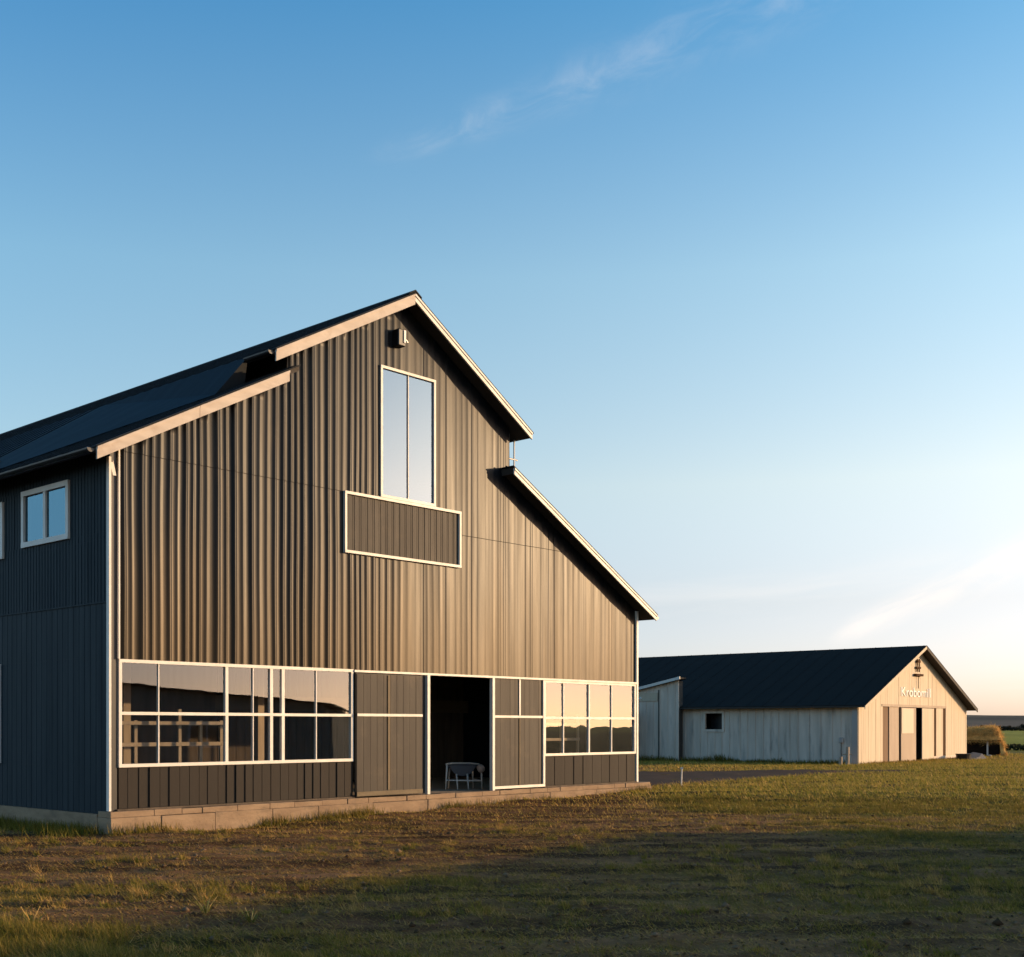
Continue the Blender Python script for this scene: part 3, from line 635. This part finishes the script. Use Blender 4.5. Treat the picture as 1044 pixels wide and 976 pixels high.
# ------------------------------------------------------------------ grass
FC = [bl(-.2,-.2), bl(W+.6,-.2), bl(W+.6,T), bl(-.2,T)]
def in_barn(x, y):
    dx, dy = x-P0[0], y-P0[1]; s = dx*math.cos(PHI)+dy*math.sin(PHI); t = -dx*math.sin(PHI)+dy*math.cos(PHI)
    a = (s > -.06) & (s < W+.62) & (t > -.18) & (t < T)
    dx, dy = x-Q0[0], y-Q0[1]; s = dx*c2+dy*s2; t = -dx*s2+dy*c2
    return a | ((s > -.05) & (s < GW+.1) & (t > -.1) & (t < GT)), None
def on_track(x, y):
    u = np.clip((x+6)/22.5,0,1); near = 38.6+12.6*ss(.35,1.,u)
    return (x > -6) & (x < 16.5) & (y > near+.15) & (y < 50+2.2*u-.1)
def blades(x, y, h, w, lean, dry, name, label, seed, tone=1.):
    r = np.random.default_rng(seed); n = len(x); z = gz(x,y)-.006
    a = r.uniform(0,2*np.pi,n); b = r.uniform(0,2*np.pi,n); b = np.where(r.random(n) < .5, b, r.normal(math.pi,.5,n))
    sx, sy = np.cos(a)*w/2, np.sin(a)*w/2
    lx, ly = np.cos(b)*lean*h, np.sin(b)*lean*h
    V = np.empty((n,3,3)); V[:,0] = np.stack([x-sx,y-sy,z],1); V[:,1] = np.stack([x+sx,y+sy,z],1); V[:,2] = np.stack([x+lx,y+ly,z+h/np.sqrt(1+lean**2)*1.1],1)
    q = r.uniform(.6,1.3,n)[:,None]; d = dry[:,None]
    c = (np.array([.128,.118,.015])*(1-d)+np.array([.46,.265,.085])*d)*q*tone
    o = npmesh(name, V.reshape(-1,3), np.arange(3*n).reshape(-1,3), M['blade'], col=np.repeat(c,3,0)); tag(o,label,'grass',kind='stuff'); return o
def scatter(n, y0, y1, pw, pad, seed):
    r = np.random.default_rng(seed); y = y0+(y1-y0)*r.random(n)**pw; x = (r.random(n)*2-1)*(y*.43+pad); return x, y, r
x, y, r = scatter(760000,9.5,33,1.25,2.0,101)
g = green(x,y); clump = vn(x*3.1,y*3.9,61)*.6+vn(x*.9,y*1.4,62)*.4
keep = (r.random(len(x)) < .30+.9*g*ss(.3,.6,clump)+.25*ss(.5,.75,clump)) & ~in_barn(x,y)[0]; x, y, g, clump = x[keep], y[keep], g[keep], clump[keep]
n = len(x); gr = r.random(n) < g*.62+.08
h = np.where(gr, .03+.065*ss(.3,.8,clump)*(.4+g), .02+.05*r.random(n)*(.4+clump))*r.uniform(.6,1.5,n)
h *= 1+.9*ss(14.5,11.5,y)*ss(0,-5,x)
blades(x,y,h,np.where(gr,.011,.011),np.where(gr,r.uniform(.2,1.1,n),r.uniform(.8,3.,n)),np.where(gr,r.uniform(0,.45,n),r.uniform(.55,1.,n)),'grass','short patchy grass and dry straw on the foreground field',7)
x, y, r = scatter(300000,24,84,1.15,3.0,102)
g = green(x,y); keep = (r.random(len(x)) < (.35+.7*g)*ss(20,28,y)) & ~in_barn(x,y)[0] & ~on_track(x,y); x, y, g = x[keep], y[keep], g[keep]; n = len(x)
blades(x,y,r.uniform(.05,.13,n)*(1+.5*vn(x*.5,y*.8,64))*(.5+.5*ss(25,40,y)),.012+.014*ss(24,40,y),r.uniform(.3,1.2,n),np.clip(r.normal(.42,.22,n)-.2*g,0,1),'grass','yellow green grass between and before the two barns',8,1.85)
# tussocks and loose straw lying on the near field
r = np.random.default_rng(55); tx = []; ty = []; th = []; td = []
nt_ = 2600; cy = 10.5+17*r.random(nt_)**1.3; cx = (r.random(nt_)*2-1)*(cy*.43+1.5)
pk = vn(cx*.55,cy*1.0,91)*.6+vn(cx*1.7,cy*2.2,92)*.4+.12*ss(14.5,11,cy)*ss(2,-5,cx); sel = (pk > .5) & ~in_barn(cx,cy)[0]
for X_,Y_,P_ in zip(cx[sel],cy[sel],pk[sel]):
    k = int(r.integers(18,60)); rad = r.uniform(.04,.16); hh_ = r.uniform(.05,.12)*(.7+1.2*(P_-.5)*2); a_ = r.uniform(0,6.283,k); rr = rad*np.sqrt(r.random(k))
    tx.append(X_+rr*np.cos(a_)); ty.append(Y_+rr*np.sin(a_)); th.append(hh_*r.uniform(.5,1.3,k)); td.append(np.clip(r.normal(r.choice([.12,.3,.7]),.15,k),0,1))
tx, ty, th, td = map(np.concatenate,(tx,ty,th,td)); ok = ~in_barn(tx,ty)[0]; tx, ty, th, td = tx[ok], ty[ok], th[ok], td[ok]
blades(tx,ty,th,np.full(len(tx),.011),r.uniform(.25,1.1,len(tx)),td,'grass','uneven tussocks standing up from the near field',12,1.15)
n = 42000; y = 10+22*r.random(n)**1.2; x = (r.random(n)*2-1)*(y*.43+1.5); pk = vn(x*.35+5,y*1.5-x*.1,93)*.6+vn(x*1.9,y*3.2,94)*.4
ok = (r.random(n) < ss(.42,.75,pk)) & ~in_barn(x,y)[0]; x, y = x[ok], y[ok]; n = len(x)
blades(x,y,r.uniform(.03,.065,n),np.full(n,.010),r.uniform(2.5,6.,n),r.uniform(.7,1.,n),'loose_straw','pale cut straw lying in drifts across the near field',13,1.1)
# clods and small stones on the bare soil
n = 16000; y = 9.8+20*r.random(n)**1.35; x = (r.random(n)*2-1)*(y*.43+1.5); pk = 1-green(x,y); ok = (r.random(n) < .15+.85*pk) & ~in_barn(x,y)[0]; x, y = x[ok], y[ok]; n = len(x)
rad = np.exp(r.normal(math.log(.013),.5,n)); octa = np.array([(1,0,0),(0,1,0),(-1,0,0),(0,-1,0),(0,0,.8),(0,0,-.6)]); of = np.array([(0,1,4),(1,2,4),(2,3,4),(3,0,4),(1,0,5),(2,1,5),(3,2,5),(0,3,5)])
a_ = r.uniform(0,6.283,n); ca, sa = np.cos(a_)[:,None], np.sin(a_)[:,None]; jit = r.uniform(.6,1.35,(n,6,3)); P = octa[None]*jit*rad[:,None,None]
Vc = np.stack([P[...,0]*ca-P[...,1]*sa+x[:,None],P[...,0]*sa+P[...,1]*ca+y[:,None],P[...,2]+(gz(x,y)+rad*.3)[:,None]],2).reshape(-1,3)
qc = r.random((n,1)); cc = np.repeat((np.array([.06,.034,.018])*(1-qc)+np.array([.19,.125,.075])*qc),6,0)
M['clod'] = tint_mat('soil_clod', .95); tag(npmesh('soil_clods', Vc, (of[None]+6*np.arange(n)[:,None,None]).reshape(-1,3), M['clod'], col=cc),'crumbled soil clods and small stones on the bare ground','clods',kind='stuff')
# taller tufts along the plinth, the side wall and the grey barn
x = []; y = []; hh = []; dr = []
for k in range(5200):
    s = random.uniform(-.2,17.3); c = float(vn(s*1.1,0.3,70)); 
    if random.random() > .06+1.1*max(0,c-.45)*2: continue
    p = bl(s,-.17-abs(random.gauss(0,.16))); x.append(p[0]); y.append(p[1]); hh.append(random.uniform(.05,.20)*(.5+c)); dr.append(random.uniform(0,.5))
for k in range(5000):
    p = bl(-.06-abs(random.gauss(0,.45)),random.uniform(0,9)); x.append(p[0]); y.append(p[1]); hh.append(random.uniform(.08,.28)); dr.append(random.uniform(0,.25))
for k in range(5200):
    t = random.uniform(0.5,24); c = float(vn(t*.8,2.3,71)); off = 0 if t < 9.8 else .6 if t < 12.6 else 1.85
    p = gl(-.06-off-abs(random.gauss(0,.3)),t); x.append(p[0]); y.append(p[1]); hh.append(random.uniform(.12,.42)*(.35+c*(1.2 if t > 4 else .5))); dr.append(random.uniform(0,.35))
for k in range(1200):
    p = gl(random.uniform(0,14),-.1-abs(random.gauss(0,.25))); x.append(p[0]); y.append(p[1]); hh.append(random.uniform(.06,.2)); dr.append(random.uniform(.2,.7))
x = np.array(x); y = np.array(y); hh = np.array(hh); wd = np.where(y < 45,.016,.04)
blades(x,y,hh,wd,np.random.default_rng(3).uniform(.1,.8,len(x)),np.array(dr),'grass','longer grass and weeds growing against the barn walls',9)
# single weeds standing in the foreground
def weed(px, Yd, h, label):
    p = pix(px,Yd); e = empty('weed_plant',(p[0],p[1],float(gz(*p))-.02),random.uniform(0,6),label,'weed')
    m = MB()
    for k in range(3):
        a = random.uniform(0,6.3); l = random.uniform(.05,.16); hk = h*random.uniform(.6,1)
        m.tube([(0,0,0),(math.cos(a)*l*.4,math.sin(a)*l*.4,hk*.5),(math.cos(a)*l,math.sin(a)*l,hk)],[.006,.005,.003],5)
    m.build('stem', M['straw'], e)
    n = 20; vs = []; fs = []; 
    for k in range(n):
        a = random.uniform(0,6.3); r0 = random.uniform(0,.05); L1 = random.uniform(.08,.2); z0 = random.uniform(0,.05); w = random.uniform(.005,.010)
        ca, sa = math.cos(a), math.sin(a); q = len(vs); zz = random.uniform(.03,.14)
        vs += [(ca*r0-sa*w,sa*r0+ca*w,z0),(ca*r0+sa*w,sa*r0-ca*w,z0),(ca*(r0+L1*.6)+sa*w,sa*(r0+L1*.6)-ca*w,z0+zz),(ca*(r0+L1)*1.0,sa*(r0+L1),z0+zz*.8),(ca*(r0+L1*.6)-sa*w,sa*(r0+L1*.6)+ca*w,z0+zz)]; fs += [(q,q+1,q+2,q+4),(q+4,q+2,q+3,q+4)]
    vs = np.array(vs); tri = []
    for a in range(0,len(vs),5): tri += [(a,a+1,a+2),(a,a+2,a+4),(a+4,a+2,a+3)]
    npmesh('leaf_rosette', vs, np.array(tri), M['leaf'], e, col=np.tile(np.array([.20,.17,.035]),(len(vs),1))*rng.uniform(.7,1.3,(len(vs),1)))
weed(210,13.6,.30,'tallest single weed in the foreground grass below the long strip window'); weed(256,13.2,.2,'low sparse weed just right of the tallest foreground weed'); weed(32,12.9,.26,'thin single weed at the near left edge of the field')

# ------------------------------------------------------------------ far country
n = 240; rows = 7; hv = np.empty((rows,n,3)); hc = np.empty((rows,n,3))
ax_ = np.linspace(-2600,5200,n)
for j in range(rows):
    yy = 900+j*190+40*np.sin(ax_*.002)
    hgt = (14+9*vn(ax_*.0016,np.full(n,j*.3),80)+4*vn(ax_*.006,np.full(n,j*.7),81))*ss(0,rows-1,j*1.0)-1.0*(j == 0)
    hv[j] = np.stack([ax_,yy,hgt],1)
    b = vn(ax_*.006,np.full(n,j*1.4),82)[:,None]; hc[j] = np.array([.045,.036,.027])*(1-b)+np.array([.13,.10,.068])*b
I = (np.arange(rows-1)[:,None]*n+np.arange(n-1)[None,:]).ravel()
tag(npmesh('hills', hv.reshape(-1,3), np.stack([I,I+1,I+n+1,I+n],1), M['hill'], smooth=True, col=hc.reshape(-1,3)), kind='structure')
def leafmass(name, x0, x1, y0, wid, hgt, n, size, colr, label, cat, kind=None, seed=1, prof=.4):
    r = np.random.default_rng(seed); x = r.uniform(x0,x1,n); y = y0+r.normal(0,wid,n); top = hgt*(1-prof+prof*2*vn(x*.35/max(hgt,.5),np.zeros(n),seed)); z = float(gz((x0+x1)/2,y0))+top*r.random(n)**.6
    p = np.stack([x,y,z],1); a = r.normal(0,1,(n,3)); a /= np.linalg.norm(a,axis=1)[:,None]; b = np.cross(a,r.normal(0,1,(n,3))); b /= np.linalg.norm(b,axis=1)[:,None]
    s = size*r.uniform(.6,1.4,(n,1)); V = np.stack([p-a*s,p+b*s*.6,p+a*s,p-b*s*.6],1).reshape(-1,3)
    c = np.repeat(np.array(colr)*r.uniform(.6,1.4,(n,1)),4,0)
    o = npmesh(name, V, np.arange(4*n).reshape(-1,4), M['leaf'], col=c); tag(o,label,cat,kind=kind); return o
leafmass('hedge',36,120,98,.35,.42,9000,.13,(.03,.035,.015),'low dark hedge line across the green field beyond the hay','hedge',seed=5,prof=.25)
leafmass('far_hedge',60,420,560,3,1.7,9000,.7,(.035,.032,.022),'far dark tree belt at the foot of the hills','tree belt',kind='stuff',seed=6,prof=.7)

# ------------------------------------------------------------------ farm shed opposite (out of frame to the right; it shades the near field and shows in the windows)
OS = empty('offscreen_shed',(22,14.2,0),0,'added long low shed out of frame across the yard, shading the near field','shed')
m = MB(); hw = 12.2
pr = [(-hw,-.3),(hw,-.3),(hw,3.0),(0,4.2),(-hw,3.0)]
m.prism_x(pr,0,.1); 
for k in range(80):
    y = -hw+.15+k*.305
    if y < hw-.1: m.prism_x([(y,-.29),(y+.05,-.29),(y+.05,4.16-abs(y+.05)*.098),(y,4.16-abs(y)*.098)],-.04,.01)
m.build('wall', M['shed'], OS)
m = MB(); m.box(.1,26,-hw,-hw+.1,-.3,2.95); m.box(.1,26,hw-.1,hw,-.3,2.95); m.prism_x(pr,26,26.1); m.build('wall', M['shed'], OS)
for sg in (-1,1):
    m = MB(); m.prism_x([(0,4.23),(sg*(hw+.4),4.23-.098*(hw+.4)),(sg*(hw+.4),4.31-.098*(hw+.4)),(0,4.31)],-.4,26.5); m.build('roof', M['roof'], OS)
m = MB(); m.box(-.07,.02,-2.2,2.2,-.2,2.9); m.build('door', M['inner'], OS)
for y in (-7.5,6.2):
    w_ = frame_mb(y,y+1.6,1.2,2.3,.1,-.09,.0,[(y+.8,.06)]).build('window', M['white'], OS, xf=side_xf)
    m = MB(); m.box(y+.1,y+1.5,-.05,-.042,1.3,2.2); m.build('pane', M['glass'], w_, xf=side_xf)

# ------------------------------------------------------------------ sky, sun, camera
SUN_AZ = R(8); SUN_EL = R(9)                     # azimuth from +X toward +Y
w = bpy.data.worlds.new('World'); S.world = w; w.use_nodes = True; nt = w.node_tree; N = nt.nodes; L = nt.links
bg = N['Background']; sky = N.new('ShaderNodeTexSky'); sky.sky_type = 'NISHITA'; sky.sun_disc = False
sky.sun_elevation = SUN_EL; sky.sun_rotation = math.pi/2-SUN_AZ
sky.altitude = 0; sky.air_density = 1.0; sky.dust_density = .6; sky.ozone_density = 1.6
bg.inputs['Strength'].default_value = .148
def math_(op, a, b=None, c=None):
    n = N.new('ShaderNodeMath'); n.operation = op
    for i,v in enumerate((a,b,c)):
        if v is None: continue
        if isinstance(v,(int,float)): n.inputs[i].default_value = v
        else: L.new(v, n.inputs[i])
    return n.outputs[0]
tc = N.new('ShaderNodeTexCoord'); sx = N.new('ShaderNodeSeparateXYZ'); L.new(tc.outputs['Generated'], sx.inputs[0])
az = math_('ARCTAN2',sx.outputs['X'],sx.outputs['Y']); el = math_('ARCSINE',sx.outputs['Z'])     # az from +Y to +X
def streak(a0, e0, a1, e1, w0, w1, scale, stretch, lo, hi, amt, seed):
    """cirrus band along a line in azimuth/elevation, fading at both ends, broken up by stretched noise"""
    a0,e0,a1,e1,w0,w1 = map(R,(a0,e0,a1,e1,w0,w1)); ln = math.hypot(a1-a0,e1-e0); cx,cy = (a1-a0)/ln,(e1-e0)/ln
    dx = math_('SUBTRACT',az,a0); dy = math_('SUBTRACT',el,e0)
    u = math_('ADD',math_('MULTIPLY',dx,cx),math_('MULTIPLY',dy,cy)); v = math_('SUBTRACT',math_('MULTIPLY',dy,cx),math_('MULTIPLY',dx,cy))
    cb = N.new('ShaderNodeCombineXYZ'); L.new(math_('MULTIPLY',u,scale*stretch),cb.inputs[0]); L.new(math_('MULTIPLY',v,scale),cb.inputs[1]); cb.inputs[2].default_value = seed
    nz = N.new('ShaderNodeTexNoise'); nz.inputs['Scale'].default_value = 1; nz.inputs['Detail'].default_value = 9; nz.inputs['Roughness'].default_value = .62; nz.inputs['Distortion'].default_value = .6; L.new(cb.outputs[0],nz.inputs['Vector'])
    un = math_('DIVIDE',u,ln); wd = math_('ADD',w0,math_('MULTIPLY',un,w1-w0)); wd = math_('MAXIMUM',wd,.002)
    q = math_('DIVIDE',v,wd); band = math_('POWER',2.718,math_('MULTIPLY',math_('MULTIPLY',q,q),-1.))
    def sm(x, a, b):
        n = N.new('ShaderNodeMapRange'); n.interpolation_type = 'SMOOTHSTEP'; n.inputs['From Min'].default_value = a; n.inputs['From Max'].default_value = b; L.new(x,n.inputs['Value']); return n.outputs['Result']
    ends = math_('MULTIPLY',sm(un,-.05,.15),sm(un,1.6,1.0)); tex = sm(nz.outputs['Fac'],lo,hi)
    return math_('MULTIPLY',math_('MULTIPLY',band,ends),math_('MULTIPLY',tex,amt))
c1 = streak(-6.5,24.6,12.5,30.3,.40,1.25,46,.42,.30,.85,.17,1.)
c2_ = streak(14.5,3.9,24,7.9,.40,.95,40,.22,.25,.7,.9,4.)
c3 = streak(8,2.2,34,2.4,1.0,1.3,60,.10,.45,.75,.35,7.)
c4 = streak(2,5.0,36,7.5,1.6,2.2,26,.12,.42,.8,.28,11.)
cl = math_('MAXIMUM',math_('MAXIMUM',c1,c2_),math_('MAXIMUM',c3,c4))
mx = N.new('ShaderNodeMix'); mx.data_type = 'RGBA'; L.new(cl,mx.inputs['Factor']); mx.inputs['B'].default_value = (2.7,2.5,2.35,1)
rp = N.new('ShaderNodeValToRGB'); L.new(math_('DIVIDE',el,R(40)),rp.inputs['Fac'])
er = rp.color_ramp.elements; er[0].position = 0; er[0].color = (.525,.535,.93,1); er[1].position = 1; er[1].color = (.28,.63,.82,1)
for ps,c in ((.14,(.69,.56,.645)),(.275,(1.,.77,.67)),(.5,(.88,.86,.77)),(.77,(.37,.69,.80))):
    e_ = er.new(ps); e_.color = (*c,1)
ar = N.new('ShaderNodeValToRGB'); L.new(math_('ADD',math_('DIVIDE',az,R(60)),.5),ar.inputs['Fac'])      # deeper blue away from the sun
ae = ar.color_ramp.elements; ae[0].position = .1; ae[0].color = (.66,.84,.95,1); ae[1].position = .86; ae[1].color = (1,1,1,1)
ga_ = N.new('ShaderNodeMix'); ga_.data_type = 'RGBA'; ga_.blend_type = 'MULTIPLY'; ga_.inputs['Factor'].default_value = 1
L.new(rp.outputs['Color'],ga_.inputs['A']); L.new(ar.outputs['Color'],ga_.inputs['B'])
gr_ = N.new('ShaderNodeMix'); gr_.data_type = 'RGBA'; gr_.blend_type = 'MULTIPLY'; gr_.inputs['Factor'].default_value = 1
L.new(sky.outputs['Color'],gr_.inputs['A']); L.new(ga_.outputs['Result'],gr_.inputs['B']); L.new(gr_.outputs['Result'],mx.inputs['A'])
L.new(mx.outputs['Result'],bg.inputs['Color'])

sl_ = bpy.data.lights.new('sun','SUN'); sl_.energy = 2.0; sl_.angle = R(.55); sl_.color = (1,.66,.35)
so = bpy.data.objects.new('sun', sl_); COL.objects.link(so)
from mathutils import Vector
dirv = Vector((math.cos(SUN_EL)*math.cos(SUN_AZ), math.cos(SUN_EL)*math.sin(SUN_AZ), math.sin(SUN_EL)))
so.rotation_euler = dirv.to_track_quat('Z','Y').to_euler(); so.location = (60,20,40)

cam = bpy.data.cameras.new('camera'); cam.sensor_fit = 'HORIZONTAL'; cam.sensor_width = 36; cam.lens = 1258/1044*36
cam.shift_y = (741-488)/1044; cam.clip_end = 20000; cam.clip_start = .1
co_ = bpy.data.objects.new('camera', cam); COL.objects.link(co_); co_.location = (0,0,2.1); co_.rotation_euler = (R(90),0,0); S.camera = co_
S.view_settings.view_transform = 'Standard'; S.view_settings.look = 'None'; S.view_settings.exposure = 1.5; S.view_settings.gamma = 1
S.cycles.max_bounces = 6; S.cycles.transparent_max_bounces = 12
